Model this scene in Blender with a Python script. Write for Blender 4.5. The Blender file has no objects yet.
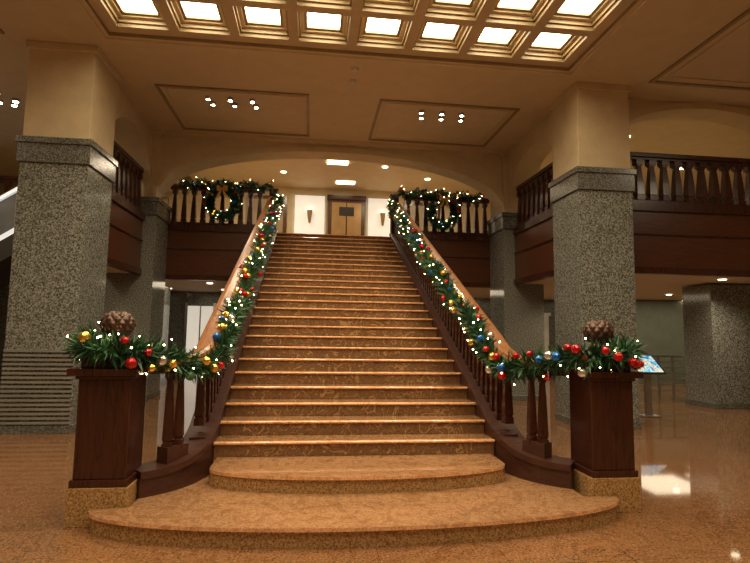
import bpy, math, random
from mathutils import Vector, Matrix
random.seed(7)
S=bpy.context.scene

# ---------------------------------------------------------------- materials
def newmat(name):
    m=bpy.data.materials.new(name); m.use_nodes=True
    nt=m.node_tree; b=nt.nodes['Principled BSDF']
    return m,nt,b
def ramp(nt,fac,stops):
    r=nt.nodes.new('ShaderNodeValToRGB')
    el=r.color_ramp.elements
    el[0].position=stops[0][0]; el[0].color=(*stops[0][1],1)
    el[1].position=stops[-1][0]; el[1].color=(*stops[-1][1],1)
    for p,c in stops[1:-1]:
        e=el.new(p); e.color=(*c,1)
    nt.links.new(fac,r.inputs['Fac']); return r.outputs['Color']
def coords(nt,scale=(1,1,1)):
    t=nt.nodes.new('ShaderNodeTexCoord'); mp=nt.nodes.new('ShaderNodeMapping')
    mp.inputs['Scale'].default_value=scale
    nt.links.new(t.outputs['Object'],mp.inputs['Vector']); return mp.outputs['Vector']
def noise(nt,vec,scale,detail=4,dist=0,rough=.6):
    n=nt.nodes.new('ShaderNodeTexNoise'); n.inputs['Scale'].default_value=scale
    n.inputs['Detail'].default_value=detail; n.inputs['Distortion'].default_value=dist
    n.inputs['Roughness'].default_value=rough
    nt.links.new(vec,n.inputs['Vector']); return n.outputs['Fac']
def mult(nt,a,b_):
    mx=nt.nodes.new('ShaderNodeMix'); mx.data_type='RGBA'; mx.blend_type='MULTIPLY'; mx.inputs[0].default_value=1
    nt.links.new(a,mx.inputs[6]); nt.links.new(b_,mx.inputs[7]); return mx.outputs[2]
def speck(name,stops,scale,rough,detail=3,nscale=None,spec=.5,coat=0):
    m,nt,b=newmat(name); v=coords(nt)
    f=noise(nt,v,scale,detail,0,.75)
    nt.links.new(ramp(nt,f,stops),b.inputs['Base Color'])
    b.inputs['Roughness'].default_value=rough
    b.inputs['Specular IOR Level'].default_value=spec
    b.inputs['Coat Weight'].default_value=coat
    return m
def plain(name,col,rough=.5,metal=0,emit=None,es=0,var=.12,scale=3):
    m,nt,b=newmat(name)
    v=coords(nt); f=noise(nt,v,scale,3)
    c2=tuple(min(1,c*(1+var)) for c in col); c1=tuple(c*(1-var) for c in col)
    nt.links.new(ramp(nt,f,[(.3,c1),(.7,c2)]),b.inputs['Base Color'])
    b.inputs['Roughness'].default_value=rough; b.inputs['Metallic'].default_value=metal
    if emit:
        b.inputs['Emission Color'].default_value=(*emit,1); b.inputs['Emission Strength'].default_value=es
    return m
def wood(name,dark,light,rough,scale=(30,30,3)):
    m,nt,b=newmat(name); v=coords(nt,scale)
    f=noise(nt,v,1.0,5,1.2)
    nt.links.new(ramp(nt,f,[(.3,dark),(.7,light)]),b.inputs['Base Color'])
    b.inputs['Roughness'].default_value=rough
    b.inputs['Coat Weight'].default_value=.2; b.inputs['Coat Roughness'].default_value=.2
    return m

M_plaster=plain('plaster_wall',(.60,.475,.29),.75,var=.08)
M_ceil=plain('plaster_ceiling',(.63,.495,.305),.7,var=.05)
M_trim=plain('gilded_trim',(.31,.22,.11),.45,var=.1)
M_granite=speck('grey_granite',[(.38,(.055,.057,.047)),(.48,(.15,.155,.13)),(.54,(.23,.23,.20)),(.64,(.37,.36,.32))],46,.13,2)
M_granite_d=speck('grey_granite_band',[(.38,(.05,.05,.042)),(.5,(.115,.118,.10)),(.64,(.23,.225,.20))],46,.2,2)
M_goldgran=speck('gold_granite',[(.38,(.20,.10,.035)),(.5,(.40,.23,.085)),(.64,(.58,.38,.17))],60,.10,spec=.8)
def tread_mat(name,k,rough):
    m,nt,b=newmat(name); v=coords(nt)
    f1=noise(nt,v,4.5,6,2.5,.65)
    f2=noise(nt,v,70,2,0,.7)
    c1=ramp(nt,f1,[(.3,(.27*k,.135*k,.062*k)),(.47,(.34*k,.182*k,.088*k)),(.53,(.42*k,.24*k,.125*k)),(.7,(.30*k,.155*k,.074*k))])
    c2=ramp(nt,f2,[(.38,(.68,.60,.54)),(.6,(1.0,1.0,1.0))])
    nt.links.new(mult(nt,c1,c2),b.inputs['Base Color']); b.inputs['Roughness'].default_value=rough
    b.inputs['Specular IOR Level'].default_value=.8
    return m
M_tread=tread_mat('tread_marble',.90,.08)
M_plat=tread_mat('platform_marble',1.05,.07)
M_nose_lit=tread_mat('nosing_marble_lit',2.5,.15)  # tread marble brightened: coffer highlight on the nosings painted into the colour
def riser_mat(name,k):
    m,nt,b=newmat(name); v=coords(nt,(1,1,1.3))
    f=noise(nt,v,4.8,3,1.2,.5)
    mu=nt.nodes.new('ShaderNodeMath'); mu.operation='MULTIPLY'; mu.inputs[1].default_value=9
    pp=nt.nodes.new('ShaderNodeMath'); pp.operation='PINGPONG'; pp.inputs[1].default_value=1
    nt.links.new(f,mu.inputs[0]); nt.links.new(mu.outputs[0],pp.inputs[0])
    nt.links.new(ramp(nt,pp.outputs[0],[(0,(.46*k,.27*k,.125*k)),(.16,(.34*k,.19*k,.085*k)),(.28,(.15*k,.07*k,.03*k)),(.62,(.25*k,.128*k,.055*k)),(.8,(.12*k,.055*k,.024*k)),(1,(.34*k,.19*k,.085*k))]),b.inputs['Base Color'])
    b.inputs['Roughness'].default_value=.12
    return m
M_riser=riser_mat('riser_marble',1.0)
M_riser2=plain('riser_border_marble',(.20,.10,.045),.12,var=.3,scale=25)
# floor : polished warm marble / granite with soft veining
m,nt,b=newmat('polished_floor'); v=coords(nt)
f=noise(nt,v,55,2,0,.7)
c1=ramp(nt,f,[(.34,(.16,.073,.032)),(.46,(.25,.120,.054)),(.58,(.31,.16,.075)),(.68,(.42,.245,.13))])
f2=noise(nt,v,1.6,7,2.2,.62)
c2=ramp(nt,f2,[(.3,(.80,.74,.68)),(.46,(1,1,1)),(.5,(.72,.64,.57)),(.54,(1,.98,.95)),(.7,(.87,.82,.77))])
br=nt.nodes.new('ShaderNodeTexBrick'); br.offset=0
br.inputs['Scale'].default_value=1.0; br.inputs['Mortar Size'].default_value=.003
br.inputs['Brick Width'].default_value=.9; br.inputs['Row Height'].default_value=.9
br.inputs['Color1'].default_value=(1,1,1,1); br.inputs['Color2'].default_value=(.88,.85,.82,1); br.inputs['Mortar'].default_value=(.55,.5,.45,1)
nt.links.new(v,br.inputs['Vector'])
nt.links.new(mult(nt,mult(nt,c1,c2),br.outputs['Color']),b.inputs['Base Color'])
b.inputs['Roughness'].default_value=.05
b.inputs['IOR'].default_value=1.65
b.inputs['Specular IOR Level'].default_value=.9
M_floor=m
M_wood=wood('dark_cherry_wood',(.030,.008,.004),(.075,.021,.010),.25)
M_curb=wood('curb_wood',(.035,.009,.005),(.08,.023,.010),.5,(6,6,30))
M_woodp=wood('cherry_panel_wood',(.055,.016,.007),(.115,.037,.014),.3,(3,30,30))
M_rail=wood('handrail_wood',(.18,.068,.023),(.31,.13,.047),.34,(30,4,10))
M_bronze=plain('bronze_globe',(.075,.035,.02),.3,.4)
M_lamp=plain('coffer_light_panel',(1,.9,.7),.5,0,(1,.84,.57),14)
M_bulb=plain('spot_bulb',(1,.9,.7),.5,0,(1,.88,.66),50)
M_dl=plain('downlight_lens',(1,.9,.7),.5,0,(1,.84,.57),5)
M_white=plain('lit_white_panel',(.75,.73,.66),.5,0,(1,.93,.8),.42)  # emission puts the lit look into wall panels and door; no lamps
M_metal=plain('brushed_metal',(.45,.44,.42),.3,.9)
M_louvre=plain('louvre_metal',(.28,.27,.235),.4,.3)
M_brass=plain('brass_door',(.42,.26,.11),.35,.4)
M_doorw=plain('white_door_paint',(.6,.57,.48),.5)
M_green=plain('greenish_wall',(.14,.16,.12),.5)
M_dark=plain('dark_void',(.03,.025,.02),.6)
M_panel=plain('escalator_side_glass',(.16,.17,.17),.12,.1)
M_escw=plain('escalator_white_glow',(.75,.74,.70),.35,0,(.92,.95,1),.45)  # emission added to brighten the white trim, which is no lamp
m,nt,b=newmat('sign_screen'); v=coords(nt); f=noise(nt,v,9,3,1)
c=ramp(nt,f,[(.35,(.02,.12,.4)),(.48,(.15,.5,.7)),(.55,(.8,.7,.4)),(.65,(.4,.15,.04))])
nt.links.new(c,b.inputs['Base Color']); nt.links.new(c,b.inputs['Emission Color']); b.inputs['Emission Strength'].default_value=.9
M_sign=m
M_leaf1=plain('pine_needles_dark',(.010,.050,.016),.5,var=.3)
M_leaf2=plain('pine_needles_light',(.035,.12,.035),.5,var=.3)
M_red=plain('bauble_red',(.50,.015,.015),.12,.4,var=.03)
M_gold=plain('bauble_gold',(.80,.48,.10),.15,.8,var=.03)
M_blue=plain('bauble_blue',(.02,.14,.42),.12,.4,var=.03)
M_silver=plain('bauble_silver',(.75,.72,.68),.15,.8,var=.03)
M_ribbon=plain('gold_ribbon',(.62,.36,.09),.35,.3,var=.1)
M_fairy=plain('fairy_light',(1,.95,.8),.5,0,(1,.78,.42),34)
M_fairyw=plain('fairy_light_cool',(1,1,.95),.5,0,(1,1,.8),40)

# ---------------------------------------------------------------- mesh builder
class MB:
    def __init__(s): s.v=[];s.f=[];s.m=[];s.mats=[]
    def mi(s,mat):
        if mat not in s.mats: s.mats.append(mat)
        return s.mats.index(mat)
    def face(s,pts,mat):
        k=len(s.v); s.v+= [tuple(p) for p in pts]; s.f.append(tuple(range(k,k+len(pts)))); s.m.append(s.mi(mat))
    def mesh(s,vs,fs,mat):
        k=len(s.v); s.v+=[tuple(p) for p in vs]; i=s.mi(mat)
        for f in fs: s.f.append(tuple(a+k for a in f)); s.m.append(i)
    def box(s,x0,x1,y0,y1,z0,z1,mat):
        if x0>x1:x0,x1=x1,x0
        if y0>y1:y0,y1=y1,y0
        vs=[(x0,y0,z0),(x1,y0,z0),(x1,y1,z0),(x0,y1,z0),(x0,y0,z1),(x1,y0,z1),(x1,y1,z1),(x0,y1,z1)]
        s.mesh(vs,[(0,3,2,1),(4,5,6,7),(0,1,5,4),(1,2,6,5),(2,3,7,6),(3,0,4,7)],mat)
    def lathe(s,cx,cy,prof,mat,n=16,rot=0,cap=True):
        vs=[];fs=[]
        for (z,r) in prof:
            for i in range(n):
                a=rot+2*math.pi*i/n; vs.append((cx+r*math.cos(a),cy+r*math.sin(a),z))
        for j in range(len(prof)-1):
            for i in range(n):
                a=j*n+i;b_=j*n+(i+1)%n; fs.append((a,b_,b_+n,a+n))
        if cap:
            fs.append(tuple(range(n-1,-1,-1))); k=(len(prof)-1)*n; fs.append(tuple(range(k,k+n)))
        s.mesh(vs,fs,mat)
    def sphere(s,c,r,mat,n=10,m=6):
        prof=[(c[2]+r*math.cos(math.pi*j/m)*-1, max(1e-4,r*math.sin(math.pi*j/m))) for j in range(m+1)]
        s.lathe(c[0],c[1],prof,mat,n,cap=False)
    def octa(s,c,r,mat):
        x,y,z=c
        s.mesh([(x+r,y,z),(x-r,y,z),(x,y+r,z),(x,y-r,z),(x,y,z+r),(x,y,z-r)],
               [(0,2,4),(2,1,4),(1,3,4),(3,0,4),(2,0,5),(1,2,5),(3,1,5),(0,3,5)],mat)
    def prism(s,poly,z0,z1,mat,topmat=None):
        n=len(poly)
        a=sum(poly[i][0]*poly[(i+1)%n][1]-poly[(i+1)%n][0]*poly[i][1] for i in range(n))
        if a<0: poly=poly[::-1]
        s.face([(x,y,z1) for x,y in poly],topmat or mat)
        s.face([(x,y,z0) for x,y in poly[::-1]],mat)
        for i in range(n):
            p=poly[i];q=poly[(i+1)%n]
            s.face([(p[0],p[1],z0),(q[0],q[1],z0),(q[0],q[1],z1),(p[0],p[1],z1)],mat)
    def sweep(s,path,prof,mat):
        P=[Vector(p) for p in path]; n=len(prof); vs=[];fs=[]
        for i,p in enumerate(P):
            t=(P[min(i+1,len(P)-1)]-P[max(i-1,0)]); t.z=0; t.normalize()
            nrm=Vector((t.y,-t.x,0))
            for u,w in prof:
                ww=w(p) if callable(w) else p.z+w
                vs.append((p.x+nrm.x*u,p.y+nrm.y*u,ww))
        for i in range(len(P)-1):
            for j in range(n):
                a=i*n+j;b_=i*n+(j+1)%n; fs.append((a,b_,b_+n,a+n))
        fs.append(tuple(range(n-1,-1,-1))); k=(len(P)-1)*n; fs.append(tuple(range(k,k+n)))
        s.mesh(vs,fs,mat)
    def build(s,name,parent=None,smooth=False,bevel=0):
        me=bpy.data.meshes.new(name); me.from_pydata(s.v,[],s.f)
        for m in s.mats: me.materials.append(m)
        for p,i in zip(me.polygons,s.m): p.material_index=i; p.use_smooth=smooth
        me.update()
        o=bpy.data.objects.new(name,me); S.collection.objects.link(o)
        if parent: o.parent=parent
        if bevel:
            import bmesh
            bm=bmesh.new(); bm.from_mesh(me); bmesh.ops.remove_doubles(bm,verts=bm.verts,dist=1e-5)
            bmesh.ops.recalc_face_normals(bm,faces=bm.faces); bm.to_mesh(me); bm.free()
            md=o.modifiers.new('bevel','BEVEL'); md.width=bevel; md.segments=2; md.limit_method='ANGLE'
        return o
def empty(name,loc=(0,0,0)):
    e=bpy.data.objects.new(name,None); S.collection.objects.link(e); return e

# ---------------------------------------------------------------- dims
CEIL=6.05; UC=6.4; FL=4.05
Y3=5.52; T=.326; R=.15
def nose(y): return .45+(y-Y3)*R/T
YT=Y3+24*T   # 13.34 landing

# ---------------------------------------------------------------- floor / shell
b=MB(); b.box(-14,14,-6,17.5,-.1,0,M_floor); b.build('floor')
b=MB(); b.box(-14,14,17.5,17.7,0,6.6,M_plaster)
b.box(-14,14,17.47,17.5,0,2.75,M_granite_d); b.build('wall_back')
b=MB(); b.box(-14.2,-14,-6,17.5,0,6.6,M_plaster); b.build('wall_left')
b=MB(); b.box(14,14.2,-6,17.5,0,6.6,M_plaster); b.build('wall_right')
b=MB(); b.box(-14,14,-6.2,-6,0,6.6,M_plaster); b.build('wall_front')

# ceiling with coffers
b=MB()
P=.907; NX=8; rows=[7.5-P*i for i in range(9)]
cx0=-NX/2*P; cx1=-cx0; cy1=rows[0]+P/2; cy0=rows[-1]-P/2
FX=cx1+.10
def cq(x0,x1,y0,y1,z,mat=M_ceil): b.face([(x0,y0,z),(x0,y1,z),(x1,y1,z),(x1,y0,z)],mat)
cq(-14,-FX,-6,9.0,CEIL); cq(FX,14,-6,9.0,CEIL); cq(-FX,FX,cy1+.1,9.0,CEIL); cq(-FX,FX,-6,cy0-.1,CEIL)
cq(-4.5,4.5,9.0,12.3,CEIL); cq(-14,-4.5,9.0,17.5,CEIL)
cq(-4.5,14,12.1,17.5,UC); cq(4.2,14,9.0,12.1,UC)
b.face([(4.5,9.0,CEIL),(14,9.0,CEIL),(14,9.0,UC),(4.5,9.0,UC)],M_ceil)
ZF=CEIL+.06
def ringz(x0,x1,y0,y1,z0,z1,mat):
    c=[(x0,y0),(x1,y0),(x1,y1),(x0,y1)]
    for i in range(4):
        p=c[i];q=c[(i+1)%4]; b.face([(*p,z0),(*q,z0),(*q,z1),(*p,z1)],mat)
def flatring(x0,x1,y0,y1,w,z,mat):
    cq(x0,x1,y0,y0+w,z,mat);cq(x0,x1,y1-w,y1,z,mat);cq(x0,x0+w,y0+w,y1-w,z,mat);cq(x1-w,x1,y0+w,y1-w,z,mat)
ringz(-FX,FX,cy0-.1,cy1+.1,CEIL,ZF,M_trim)
flatring(-FX,FX,cy0-.1,cy1+.1,.1,ZF,M_ceil)
for yy in rows:
    for i in range(NX):
        xx=cx0+P*(i+.5)
        h=P/2
        def sq(hh): return (xx-hh,xx+hh,yy-hh,yy+hh)
        flatring(*sq(h),.075,ZF,M_ceil); hh=h-.075
        ringz(*sq(hh),ZF,ZF+.06,M_trim); flatring(*sq(hh),.03,ZF+.06,M_trim); hh-=.03
        ringz(*sq(hh),ZF+.06,ZF+.12,M_trim); flatring(*sq(hh),.055,ZF+.12,M_ceil); hh-=.055
        ringz(*sq(hh),ZF+.12,ZF+.15,M_trim); flatring(*sq(hh),.045,ZF+.15,M_trim); hh-=.045
        ringz(*sq(hh),ZF+.15,ZF+.18,M_trim)
        cq(*sq(hh),ZF+.18,M_lamp)
ceil=b.build('ceiling')
b=MB(); b.box(-14.2,14.2,-6.2,17.7,6.6,6.7,M_ceil); b.build('ceiling_slab')
def frame(mb,x0,x1,y0,y1,w,z0,z1,mat):
    mb.box(x0,x1,y0,y0+w,z0,z1,mat);mb.box(x0,x1,y1-w,y1,z0,z1,mat);mb.box(x0,x0+w,y0+w,y1-w,z0,z1,mat);mb.box(x1-w,x1,y0+w,y1-w,z0,z1,mat)
b=MB()
for sx in (-1,1):
    x0,x1=sorted((sx*.68,sx*3.5))
    frame(b,x0,x1,9.6,11.75,.05,CEIL-.03,CEIL,M_trim)
    frame(b,x0+.12,x1-.12,9.72,11.63,.03,CEIL-.02,CEIL,M_ceil)
frame(b,-FX-.12,FX+.12,cy0-.22,cy1+.22,.05,CEIL-.03,CEIL,M_ceil)
frame(b,5.3,12,3,8.2,.06,CEIL-.03,CEIL,M_trim)
frame(b,5.5,11.8,3.2,8.0,.04,CEIL-.02,CEIL,M_ceil)
frame(b,-12,-5.3,3,8.2,.06,CEIL-.03,CEIL,M_trim)
b.box(-4.2,4.2,11.93,12.1,CEIL-.06,CEIL,M_ceil)
b.build('trim_1')

# ---------------------------------------------------------------- arches
def arch_pts(u0,u1,zs,rise,n=40):
    c=(u0+u1)/2; h=(u1-u0)/2
    out=[]
    for i in range(n+1):
        a=math.pi*(1-i/n); out.append((c+h*math.cos(a), zs+rise*(math.sin(a)**.85)))
    return out
def arch(mb,pts,ztop,w0,w1,axis,mat,band=None):
    def p(u,w,z): return (u,w,z) if axis=='x' else (w,u,z)
    for (a,za),(c,zc) in zip(pts[:-1],pts[1:]):
        mb.face([p(a,w0,za),p(c,w0,zc),p(c,w0,ztop),p(a,w0,ztop)],mat)
        mb.face([p(a,w1,za),p(c,w1,zc),p(c,w1,ztop),p(a,w1,ztop)],mat)
        mb.face([p(a,w0,za),p(c,w0,zc),p(c,w1,zc),p(a,w1,za)],mat)
    if band:
        m_=band; d=-.04 if w1>w0 else .04
        n=len(pts)
        def nrm(i):
            a=pts[max(i-1,0)];c=pts[min(i+1,n-1)]
            t=Vector((c[0]-a[0],c[1]-a[1])); t.normalize(); return Vector((-t.y,t.x))
        for i in range(n-1):
            q=[]
            for k in (i,i+1):
                nn=nrm(k)*.13; u,z=pts[k]; q.append(((u,z),(u+nn.x,min(ztop,z+nn.y))))
            (a,A),(c,C)=q
            mb.face([p(a[0],w0+d,a[1]),p(c[0],w0+d,c[1]),p(C[0],w0+d,C[1]),p(A[0],w0+d,A[1])],m_)
            mb.face([p(a[0],w0+d,a[1]),p(c[0],w0+d,c[1]),p(c[0],w0,c[1]),p(a[0],w0,a[1])],m_)
            mb.face([p(A[0],w0+d,A[1]),p(C[0],w0+d,C[1]),p(C[0],w0,C[1]),p(A[0],w0,A[1])],m_)
b=MB(); arch(b,arch_pts(-4.08,4.08,4.5,1.3),UC,12.1,12.6,'x',M_plaster,M_plaster); b.build('wall_arch_back')
b=MB(); arch(b,arch_pts(9.4,12.0,4.5,1.2),UC,-4.2,-4.75,'y',M_plaster); b.build('wall_arch_left')
b=MB(); arch(b,arch_pts(9.4,12.0,4.5,1.2),UC,4.2,4.75,'y',M_plaster); b.build('wall_arch_right')
b=MB(); arch(b,arch_pts(5.05,8.8,5.1,.82),UC,8.85,9.3,'x',M_plaster,M_plaster)
arch(b,arch_pts(9.8,13.6,5.1,.82),UC,8.85,9.3,'x',M_plaster,M_plaster); b.box(13.6,14,8.85,9.3,0,UC,M_plaster)
b.build('wall_arch_gallery')

# ---------------------------------------------------------------- columns
def column(x0,x1,y0,y1,vent=False):
    e=empty('granite_column')
    b=MB(); b.box(x0,x1,y0,y1,0,4.12,M_granite)
    b.box(x0-.02,x1+.02,y0-.02,y1+.02,0,.12,M_granite_d)
    b.box(x0-.035,x1+.035,y0-.035,y1+.035,4.1,4.46,M_granite_d)
    b.box(x0-.06,x1+.06,y0-.06,y1+.06,4.40,4.50,M_granite_d); b.build('shaft',e,bevel=.008)
    b=MB(); b.box(x0+.01,x1-.01,y0+.01,y1-.01,4.5,CEIL-.001,M_plaster)
    b.box(x0-.03,x1+.03,y0-.03,y1+.03,CEIL-.12,CEIL-.002,M_plaster); b.build('plaster_pier',e,bevel=.008)
    if vent:
        b=MB()
        for i in range(17):
            z=.14+i*.066; b.box(x0+.01,x1-.01,y0-.035,y0-.002,z,z+.035,M_louvre)
        b.build('vent_louvres',e)
    return e
column(-5.05,-4.05,8.4,9.4,True); column(4.05,5.05,8.4,9.4)
column(-5.05,-4.05,12.0,13.0); column(4.05,5.05,12.0,13.0); column(8.8,9.8,8.4,9.4)
def pillar(x0,x1,y0,y1):
    b=MB(); b.box(x0,x1,y0,y1,0,2.74,M_granite); b.box(x0-.02,x1+.02,y0-.02,y1+.02,0,.12,M_granite_d); b.build('lobby_pillar',None,bevel=.01)
pillar(8.3,9.6,10.6,11.5); pillar(-5.3,-4.6,14.9,15.6)

# ---------------------------------------------------------------- gallery floors with wood fascia
b=MB()
ZB=2.75
b.box(4.45,14,9.3,13.15,ZB+.02,FL,M_ceil); b.box(-5.1,-4.45,9.4,13.15,ZB+.02,FL,M_ceil)
b.box(1.75,14,13.15,17.47,ZB+.02,FL,M_ceil); b.box(-14,-1.75,13.15,17.47,ZB+.02,FL,M_ceil)
b.box(-1.75,1.75,YT+.02,17.47,ZB+.02,FL-.001,M_tread)
b.build('gallery_floor')
def panel_x(mb,x0,x1,y,z0,z1):
    mb.box(x0,x1,y,y+.12,z0,z1,M_woodp)
    mb.box(x0,x1,y-.05,y,z1-.14,z1,M_wood); mb.box(x0,x1,y-.04,y,z0,z0+.12,M_wood)
    mb.box(x0,x1,y-.025,y,z0+.55*(z1-z0),z0+.55*(z1-z0)+.03,M_wood)
def panel_y(mb,y0,y1,x,sg,z0,z1):
    mb.box(x,x+sg*.12,y0,y1,z0,z1,M_woodp)
    mb.box(x,x-sg*.05,y0,y1,z1-.14,z1,M_wood); mb.box(x,x-sg*.04,y0,y1,z0,z0+.12,M_wood)
    mb.box(x,x-sg*.025,y0,y1,z0+.55*(z1-z0),z0+.55*(z1-z0)+.03,M_wood)
b=MB()
panel_x(b,1.76,4.6,13.03,ZB,FL+.05); panel_x(b,-4.6,-1.76,13.03,ZB,FL+.05)
panel_x(b,5.05,13.6,9.15,ZB,FL+.05)
panel_y(b,9.4,12.0,4.33,1,ZB,FL+.05); panel_y(b,9.4,12.0,-4.33,-1,ZB,FL+.05)
panel_x(b,-14,-5.05,13.03,ZB,FL+.05)
b.build('trim_gallery_fascia')

BAL=[(0,1),(.10,1),(.105,.80),(.13,.80),(.14,.95),(.45,.80),(.84,.52),(.85,.70),(.88,.70),(.885,.95),(1,.95)]
def baluster(mb,x,y,z0,z1,w,rot=math.pi/4,mat=M_wood):
    mb.lathe(x,y,[(z0+(z1-z0)*f,w*k*.7071) for f,k in BAL],mat,4,rot)
def rail_x(name,x0,x1,y,z0,z1,step,w):
    e=empty(name); b=MB()
    b.box(x0,x1,y-.09,y+.09,z1-.09,z1,M_wood); b.box(x0,x1,y-.06,y+.06,z1-.14,z1-.09,M_wood)
    b.box(x0,x1,y-.08,y+.08,z0,z0+.08,M_wood); b.build('rails',e,bevel=.01)
    b=MB(); n=max(1,int(round((x1-x0)/step)))
    for i in range(n): baluster(b,x0+(i+.5)*(x1-x0)/n,y,z0+.08,z1-.14,w)
    b.build('balusters',e); return e
def rail_y(name,y0,y1,x,z0,z1,step,w):
    e=empty(name); b=MB()
    b.box(x-.09,x+.09,y0,y1,z1-.09,z1,M_wood); b.box(x-.06,x+.06,y0,y1,z1-.14,z1-.09,M_wood)
    b.box(x-.08,x+.08,y0,y1,z0,z0+.08,M_wood); b.build('rails',e,bevel=.01)
    b=MB(); n=max(1,int(round((y1-y0)/step)))
    for i in range(n): baluster(b,x,y0+(i+.5)*(y1-y0)/n,z0+.08,z1-.14,w)
    b.build('balusters',e); return e
RT=FL+1.07
rail_x('gallery_balustrade',-4.06,-1.78,13.1,FL+.05,RT,.23,.13)
rail_x('gallery_balustrade',1.78,4.06,13.1,FL+.05,RT,.23,.13)
rail_x('gallery_balustrade',5.06,13.6,9.22,FL+.05,RT,.27,.16)
rail_y('gallery_balustrade',9.42,11.98,4.42,FL+.05,RT,.25,.14)
rail_y('gallery_balustrade',9.42,11.98,-4.42,FL+.05,RT,.25,.14)
rail_x('gallery_balustrade',-14,-5.06,13.1,FL+.05,RT,.29,.14)

# ---------------------------------------------------------------- grand staircase
ST=empty('grand_staircase')
NY=4.765   # newel centre y
def arcpoly(hw,y0,depth,n=48):
    return [(hw*math.cos(math.pi+math.pi*i/n), y0+depth*math.sin(math.pi+math.pi*i/n)) for i in range(n+1)]
b=MB()
back=[(1.93,4.52),(1.93,4.95),(1.55,5.45),(1.46,5.6),(-1.46,5.6),(-1.55,5.45),(-1.93,4.95),(-1.93,4.52)]
b.prism(arcpoly(2.20,4.505,.53)+back,0,.122,M_goldgran)
b.prism(arcpoly(2.22,4.505,.555)+back,.122,.15,M_nose_lit,M_plat)
b2=[(1.42,5.6),(-1.42,5.6)]
b.prism(arcpoly(1.42,5.12,.37)+b2,.15,.272,M_goldgran)
b.prism(arcpoly(1.42,5.12,.395)+b2,.272,.30,M_nose_lit,M_plat)
b.build('curved_bottom_steps',ST)
b=MB()
for n in range(3,28):
    y=Y3+(n-3)*T; z=R*n; y1=y+T+.02 if n<27 else YT+.6
    b.box(-1.46,1.46,y,y1,0,z-.028,M_riser2)
    b.box(-1.22,1.22,y-.004,y,z-R+.004,z-.028,M_riser)
    b.box(-1.46,1.46,y+.022,y1,z-.028,z,M_tread)
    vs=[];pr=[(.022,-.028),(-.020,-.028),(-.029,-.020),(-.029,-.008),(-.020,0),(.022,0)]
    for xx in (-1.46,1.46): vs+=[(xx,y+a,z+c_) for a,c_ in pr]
    k=len(pr); b.mesh(vs,[(i,(i+1)%k,k+(i+1)%k,k+i) for i in range(k)]+[tuple(range(k)),tuple(range(2*k-1,k-1,-1))],M_nose_lit)
b.build('steps',ST)

def catmull(pts,step=.06):
    P=[Vector(p) for p in pts]; P=[P[0]*2-P[1]]+P+[P[-1]*2-P[-2]]; out=[]
    for i in range(1,len(P)-2):
        n=max(2,int((P[i+1]-P[i]).length/step))
        for k in range(n):
            t=k/n; a,b_,c,d=P[i-1],P[i],P[i+1],P[i+2]
            out.append(.5*((2*b_)+(-a+c)*t+(2*a-5*b_+4*c-d)*t*t+(-a+3*b_-3*c+d)*t**3))
    out.append(P[-2]); return out
XR=1.59
RH=.97
def plan(sx):
    pl=catmull([(sx*2.0,NY+.07,0),(sx*1.80,NY+.24,0),(sx*1.66,NY+.48,0),(sx*XR,NY+.78,0),(sx*XR,NY+1.1,0)],.05)
    pl=pl[:-1]
    y=NY+1.1
    while y<YT: pl.append(Vector((sx*XR,y,0))); y+=.33
    pl.append(Vector((sx*XR,YT+.05,0))); return pl
def sm(a,lo):
    k=.12; return max(a,lo) if abs(a-lo)>k else (max(a,lo)+ (k-abs(a-lo))**2/(4*k))
def railz(y): return sm(min(nose(y),nose(YT))+RH,1.33)
def curbz(y): return sm(min(nose(y),nose(YT))+.07,.34)
for sx in (-1,1):
    e=empty('stair_balustrade'); pl=plan(sx)
    b=MB(); path=[(p.x,p.y,railz(p.y)) for p in pl]
    b.sweep(path,[(-.105,-.05),(-.085,0-.01),(-.04,.0),(.04,.0),(.085,-.01),(.105,-.05),(.085,-.09),(-.085,-.09)],M_rail)
    b.sweep([(x,y,z-.09) for x,y,z in path],[(-.06,0),(.06,0),(.06,-.06),(-.06,-.06)],M_wood)
    b.build('handrail',e,smooth=False)
    b=MB(); path=[(p.x,p.y,curbz(p.y)) for p in pl]
    b.sweep(path,[(-.125,0),(.125,0),(.125,lambda p:0.0),(-.125,lambda p:0.0)],M_curb)
    b.sweep(path,[(-.145,.03),(.145,.03),(.145,-.03),(-.145,-.03)],M_curb)
    b.build('curb_stringer',e)
    b=MB(); y=NY+.95
    while y<YT-.05:
        baluster(b,sx*XR,y,curbz(y)+.0,railz(y)-.11,.085); y+=.163
    for px,py,w in ((1.785,NY+.26,.085),(1.715,NY+.36,.085),(1.60,NY+.72,.10)):
        baluster(b,sx*px,py,curbz(py)+.12,railz(py)-.11,w)
    b.prism([(sx*1.87,NY+.25),(sx*1.73,NY+.46),(sx*1.63,NY+.40),(sx*1.76,NY+.18)],.34,.52,M_curb)
    b.prism([(sx*1.68,NY+.64),(sx*1.67,NY+.81),(sx*1.51,NY+.81),(sx*1.53,NY+.64)],.34,.52,M_curb)
    b.build('balusters',e)
    b=MB(); b.box(sx*(XR-.1),sx*(XR+.1),YT+.02,YT+.22,FL,RT+.03,M_wood); b.box(sx*(XR-.13),sx*(XR+.13),YT-.01,YT+.25,RT+.03,RT+.08,M_wood); b.build('top_post',e)

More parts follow.
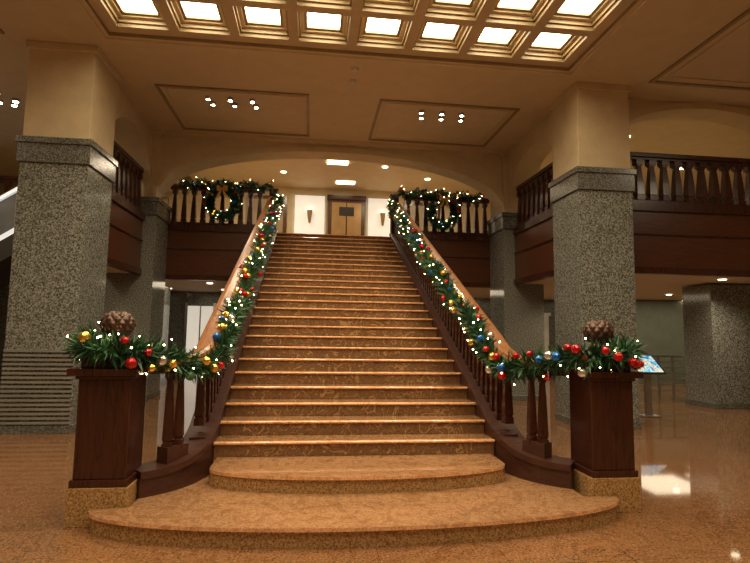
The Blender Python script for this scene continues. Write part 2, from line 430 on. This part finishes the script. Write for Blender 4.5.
def newel(sx):
    e=empty('newel_post'); cx=sx*2.185+(.06 if sx>0 else 0); cy=NY
    def sqb(mb,h,z0,z1,m): mb.box(cx-h,cx+h,cy-h,cy+h,z0,z1,m)
    b=MB(); sqb(b,.235,0,.30,M_goldgran); b.build('granite_plinth',e,bevel=.006)
    b=MB(); sqb(b,.225,.30,.36,M_wood)
    sqb(b,.205,.36,1.16,M_wood); sqb(b,.225,1.16,1.19,M_wood); sqb(b,.275,1.19,1.25,M_wood); sqb(b,.20,1.25,1.43,M_wood); sqb(b,.215,1.43,1.46,M_wood)
    b.build('wood_post',e,bevel=.008)
    # carved globe: diamond-scaled like a pine cone
    b=MB(); vs=[];fs=[];n=96;m=48; r0=.128; cz=1.61
    for j in range(m+1):
        th=math.pi*j/m
        for i in range(n):
            ph=2*math.pi*i/n
            k=abs(math.sin(5*ph+4*th))*abs(math.sin(5*ph-4*th))
            r=r0*(.93+.15*k**.6*math.sin(th)**.5 if 0<j<m else .93)
            vs.append((cx+r*math.sin(th)*math.cos(ph)*1.06,cy+r*math.sin(th)*math.sin(ph)*1.06,cz+r*math.cos(th)*.95))
    for j in range(m):
        for i in range(n):
            fs.append((j*n+i,(j+1)*n+i,(j+1)*n+(i+1)%n,j*n+(i+1)%n))
    b.mesh(vs,fs,M_bronze)
    b.lathe(cx,cy,[(1.46,.13),(1.48,.13),(1.50,.07),(1.52,.07)],M_bronze,24); b.build('finial_globe',e,smooth=True)
newel(-1); newel(1)

# ---------------------------------------------------------------- garlands
def resample(P,step):
    out=[P[0].copy()]; acc=0
    for a,c in zip(P[:-1],P[1:]):
        L=(c-a).length
        if L==0: continue
        d=step-acc
        while d<=L: out.append(a+(c-a)*(d/L)); d+=step
        acc=(acc+L)%step if step-acc<=L else acc+L
    return out
def garland(name,pts,rad=.13,dens=420,ball_step=.2,light_step=.07,ball_r=.036,parent=None,white=0.12,bow=None):
    P=catmull(pts,.04); b=MB()
    tot=sum((c-a).length for a,c in zip(P[:-1],P[1:])); n=int(tot*dens)
    seg=resample(P,tot/n)
    k1=b.mi(M_leaf1);k2=b.mi(M_leaf2)
    for i,p in enumerate(seg[:-1]):
        t=(seg[i+1]-p).normalized()
        d=Vector((random.gauss(0,1),random.gauss(0,1),random.gauss(0,1)))
        d=d-t*d.dot(t)*.6; d.normalize()
        d=(d+t*random.uniform(-.5,.7)).normalized()
        l=rad*random.uniform(.6,1.15); w=random.uniform(.006,.012)
        s_=d.cross(Vector((random.gauss(0,1),random.gauss(0,1),random.gauss(0,1)))).normalized()*w
        o=p+Vector((random.gauss(0,.02),random.gauss(0,.02),random.gauss(0,.02)))
        k=len(b.v); mid=o+d*l*.55; tip=o+d*l
        b.v+=[tuple(o-s_*.5),tuple(o+s_*.5),tuple(mid+s_),tuple(tip),tuple(mid-s_)]
        b.f.append((k,k+1,k+2,k+3,k+4)); b.m.append(k1 if random.random()<.6 else k2)
    cols=[M_red,M_gold,M_blue,M_red,M_gold,M_silver,M_leaf2,M_red]
    for i,p in enumerate(resample(P,ball_step)):
        d=Vector((random.gauss(0,.8),random.gauss(0,.8)-1.0,random.gauss(0,.8))).normalized()
        b.sphere(p+d*rad*.88,ball_r*random.uniform(.8,1.2),random.choice(cols),12,8)
    for p in resample(P,light_step):
        d=Vector((random.gauss(0,1),random.gauss(0,1)-.5,random.gauss(0,1))).normalized()
        b.octa(p+d*rad*random.uniform(.85,1.1),.0085,M_fairyw if random.random()<white else M_fairy)
    if bow:
        x,y,z=bow
        for s_ in (-1,1):
            L=[(x+s_*(.02+.11*math.sin(math.pi*t/8)*(1)), z+.075*math.sin(2*math.pi*t/8)+ .02*t/8) for t in range(9)]
            for (a,za),(c,zc) in zip(L[:-1],L[1:]):
                b.face([(a,y-.03,za),(c,y-.03,zc),(c,y+.03,zc),(a,y+.03,za)],M_ribbon)
                b.face([(x,y-.02,z),(a,y-.025,za),(c,y-.025,zc)],M_ribbon)
            b.mesh([(x,y-.03,z),(x+s_*.03,y-.03,z-.01),(x+s_*.13,y-.03,z-.2),(x+s_*.06,y-.03,z-.22)],[(0,1,2,3)],M_ribbon)
        b.sphere((x,y-.03,z),.03,M_ribbon,10,6)
    return b.build(name,parent)
for sx in (-1,1):
    y0=NY; ax=.06 if sx>0 else 0
    pts=[(2.38+ax,y0+.15,1.46),(2.43+ax,y0-.05,1.43),(2.34+ax,y0-.22,1.42),(2.12+ax,y0-.27,1.40),(1.95,y0-.20,1.38),(1.84,y0+.06,1.33),(1.70,y0+.26,1.27),(1.55,y0+.52,1.22),(1.46,y0+.75,1.30)]
    y=y0+1.12; k=0
    while y<YT+.1:
        pts.append((1.43+.02*math.sin(k*2.1),y,nose(y)+RH-.06+.05*math.sin(k*1.7))); y+=.45;k+=1
    pts=[(sx*a,b_,c) for a,b_,c in pts]
    garland('christmas_garland',pts,.165,980,.09,.075,.040)
    g=[]
    for i in range(9):
        x=1.6+(3.85-1.6)*i/8; g.append((sx*x,12.98,RT+.02+(-.07 if i%2 else .05)))
    garland('christmas_garland',g,.14,600,.2,.14,.040)
    wx=sx*2.75; wr=.33
    g=[(wx+wr*math.cos(a),12.80,4.62+wr*math.sin(a)) for a in [2*math.pi*i/16 for i in range(17)]]
    garland('christmas_wreath',g,.15,1700,.14,.13,.042,white=.1,bow=(wx,12.66,4.62+wr))

# ---------------------------------------------------------------- upper lobby doors & details
YW=17.5
DX=.55
b=MB()
e=empty('door_1'); b.box(DX-.62,DX+.62,YW-.12,YW-.002,FL,6.10,M_woodp); b.box(DX-.5,DX-.02,YW-.16,YW-.11,FL+.02,5.9,M_brass); b.box(DX+.02,DX+.5,YW-.16,YW-.11,FL+.02,5.9,M_brass)
b.box(DX-.66,DX+.66,YW-.2,YW-.002,6.0,6.15,M_wood)
b.box(DX-.25,DX+.25,YW-.18,YW-.15,5.45,5.75,M_dark)
b.build('elevator_door',e)
for sx in (-1,1):
    b=MB(); x0,x1=sorted((DX+sx*.68,DX+sx*1.8)); b.box(x0,x1,YW-.06,YW-.001,FL,6.12,M_white)
    b.box(x0,x0+.06,YW-.1,YW-.002,FL,6.15,M_doorw); b.box(x1-.06,x1,YW-.1,YW-.002,FL,6.15,M_doorw); b.build('lit_wall_panel')
    e=empty('wall_sconce'); b=MB(); c=(x0+x1)/2
    b.lathe(c,YW-.17,[(5.15,.03),(5.3,.06),(5.55,.09),(5.6,.09)],M_brass,12); b.box(c-.03,c+.03,YW-.17,YW-.06,5.2,5.26,M_brass)
    b.sphere((c,YW-.17,5.62),.06,M_dl); b.build('sconce_body',e)
    b=MB(); x0,x1=sorted((DX+sx*2.0,DX+sx*3.3)); b.box(x0,x1,YW-.1,YW-.002,FL,6.05,M_woodp); b.box(x0+.12,x1-.12,YW-.12,YW-.1,FL,5.92,M_trim); b.build('door_'+('2' if sx<0 else '3'))
b=MB()
for x,y in ((.1,14.6),(.45,16.6)):
    b.box(x-.3,x+.3,y-.15,y+.15,UC-.03,UC-.001,M_dl)
b.build('ceiling_light_panel')
e=empty('door_4'); b=MB()
b.box(6.6,7.7,17.38,17.46,0,2.2,M_doorw); b.box(6.64,7.13,17.36,17.38,.1,2.1,M_doorw); b.box(7.17,7.66,17.36,17.38,.1,2.1,M_doorw); b.box(6.5,7.8,17.4,17.46,2.2,2.3,M_metal); b.build('door_leaf',e)
e=empty('door_5'); b=MB()
b.box(-4.5,-3.7,17.38,17.46,0,2.3,M_white); b.box(-4.58,-4.5,17.34,17.46,0,2.4,M_metal);b.box(-3.7,-3.62,17.34,17.46,0,2.4,M_metal)
b.box(-4.12,-4.08,17.35,17.38,0,2.3,M_metal); b.build('door_leaf',e)
e=empty('door_6'); b=MB()
b.box(-7.0,-5.9,17.38,17.46,0,2.2,M_brass); b.box(-6.47,-6.43,17.35,17.38,0,2.2,M_metal); b.box(-7.1,-5.8,17.36,17.46,2.2,2.32,M_metal); b.build('door_leaf',e)
b=MB(); b.box(8.6,14,16.3,17.4,0,2.75,M_green); b.build('wall_lower_right')

e=empty('metal_railing'); b=MB()
for z in (.15,.3,.45,.6,.75,.9): b.box(7.2,10.4,12.6,12.62,z,z+.02,M_metal)
b.box(7.2,10.4,12.57,12.65,1.02,1.07,M_metal)
for i in range(9): b.box(7.2+i*.395,7.24+i*.395,12.58,12.64,0,1.03,M_metal)
b.build('rails_and_posts',e)
e=empty('information_lectern'); b=MB()
b.box(6.0,6.12,9.60,9.66,0,1.0,M_metal); b.box(5.88,6.24,9.5,9.76,0,.03,M_metal)
b.mesh([(5.72,9.42,.83),(6.30,9.42,.83),(6.30,9.82,1.13),(5.72,9.82,1.13),(5.72,9.42,.87),(6.30,9.42,.87),(6.30,9.82,1.17),(5.72,9.82,1.17)],
       [(0,3,2,1),(0,1,5,4),(1,2,6,5),(2,3,7,6),(3,0,4,7)],M_dark)
b.face([(5.75,9.43,.875),(6.27,9.43,.875),(6.27,9.81,1.17),(5.75,9.81,1.17)],M_sign)
b.build('display_board',e)

e=empty('escalator'); b=MB()
def para(mb,xa,xb,za,zb,h,y0,y1,mat):
    mb.mesh([(xa,y0,za),(xb,y0,zb),(xb,y1,zb),(xa,y1,za),(xa,y0,za+h),(xb,y0,zb+h),(xb,y1,zb+h),(xa,y1,za+h)],
        [(0,3,2,1),(4,5,6,7),(0,1,5,4),(1,2,6,5),(2,3,7,6),(3,0,4,7)],mat)
xa,xb=-12.2,-5.9; za,zb=-.2,4.1
para(b,xa,xb,za-.55,zb-.55,.45,11.4,12.8,M_dark)
for y in (11.4,12.7):
    para(b,xa,xb,za-.1,zb-.1,.12,y,y+.1,M_escw); para(b,xa,xb,za+.02,zb+.02,.76,y+.03,y+.05,M_panel)
    for i in range(8):
        t=i/8; x=xa+t*(xb-xa); z=za+t*(zb-za); b.box(x,x+.04,y+.02,y+.06,z,z+.82,M_metal)
    para(b,xa,xb,za+.80,zb+.80,.08,y-.01,y+.09,M_escw)
for i in range(26):
    t=i/26; b.box(xa+t*(xb-xa),xa+(t+1/26)*(xb-xa),11.5,12.7,za+t*(zb-za)-.2,za+t*(zb-za)+.02,M_metal)
b.build('escalator_body',e)

# ---------------------------------------------------------------- ceiling spots
def spot(x,y,z,mb,r=.035):
    mb.lathe(x,y,[(z-.06,r+.015),(z-.0,r+.02)],M_metal,12,cap=True)
    mb.lathe(x,y,[(z-.064,r),(z-.061,r)],M_bulb,12)
b=MB()
for sx in (-1,1):
    for i in range(3):
        for j in range(2):
            spot(sx*2.1-.1+(i-1)*.42+(.05 if j else 0),10.0+j*.25,CEIL-.0,b)
for x,y in ((-6.45,10.7),(-6.58,10.9),(-6.6,10.35),(-6.8,10.8)): spot(x,y,CEIL,b,.045)
b.build('ceiling_spotlights')
b=MB()
for y in (8.5,8.95): b.lathe(.1,y,[(CEIL-.05,.03),(CEIL-.04,.06),(CEIL-.001,.07)],M_doorw,16)
b.build('smoke_detector')
b=MB(); LL=[]
for x in (-4.8,-3.2,3.0,5.6,7.5,9.8,12): 
    for y in (14.0,16.2): LL.append((x,y,ZB+.02))
for x,y in ((5.8,11.3),(8.0,9.9),(10.8,11.0)): LL.append((x,y,ZB+.02))
for (x,y,z) in LL: b.lathe(x,y,[(z-.02,.07),(z-.001,.08)],M_dl,16)  # lower lobby lenses added as fixtures for the fill lamps
UL=[(-3,14.8,UC),(-1.5,15.8,UC),(1.5,14.8,UC),(3,15.8,UC),(7,11.5,UC),(10,13.5,UC),(-.6,13.8,UC)]
for (x,y,z) in UL: b.lathe(x,y,[(z-.02,.08),(z-.001,.09)],M_dl,16)
b.build('recessed_downlights')

# ---------------------------------------------------------------- lights
def light(kind,name,loc,energy,color=(1,.83,.58),size=.3,rot=(0,0,0),spot=None):
    l=bpy.data.lights.new(name,kind); l.energy=energy; l.color=color
    if kind=='AREA': l.size=size
    if kind in('POINT','SPOT'): l.shadow_soft_size=size
    if spot: l.spot_size=spot; l.spot_blend=.8
    o=bpy.data.objects.new(name,l); o.location=loc; o.rotation_euler=rot; S.collection.objects.link(o); return o
for i,(x,y,z) in enumerate(LL):
    if y<12: light('SPOT','fill_lower',(x,y,z-.06),75,size=.05,spot=2.5)  # fill spots added to brighten the pillar and lower right lobby
    elif i%2==0: light('AREA','fill_lower',(x,y+.5,z-.04),24,size=1.8)  # wide fill added to brighten the lower lobby, larger than its lens
for (x,y,z) in UL: light('AREA','lamp_upper',(x,y,z-.05),28,size=.25)
for sx in (-1,1):
    light('SPOT','lamp_spot',(sx*2.1,10.5,CEIL-.1),130,size=.15,spot=2.2)
    light('AREA','fill_side',(sx*8.5,4.5,CEIL-.05),75,size=1.5)  # area fill added on each side, with no fixture there
light('AREA','lamp_lobby',(-7.5,9.5,CEIL-.1),70,size=.8)

W=bpy.data.worlds.new('world'); S.world=W; W.use_nodes=True
W.node_tree.nodes['Background'].inputs[0].default_value=(1,.8,.6,1); W.node_tree.nodes['Background'].inputs[1].default_value=.04

# ---------------------------------------------------------------- camera
cam=bpy.data.cameras.new('camera'); co=bpy.data.objects.new('camera',cam); S.collection.objects.link(co)
FPX=520; cam.sensor_width=36; cam.lens=FPX/750*36; cam.clip_start=.05
yaw=math.radians(6.8); pitch=math.radians(5.4); roll=.015
co.matrix_world=Matrix.Translation((-.51,0,1.59))@Matrix.Rotation(-yaw,4,'Z')@Matrix.Rotation(math.pi/2+pitch,4,'X')@Matrix.Rotation(roll,4,'Z')
S.camera=co
S.view_settings.view_transform='Standard'
S.view_settings.exposure=.2
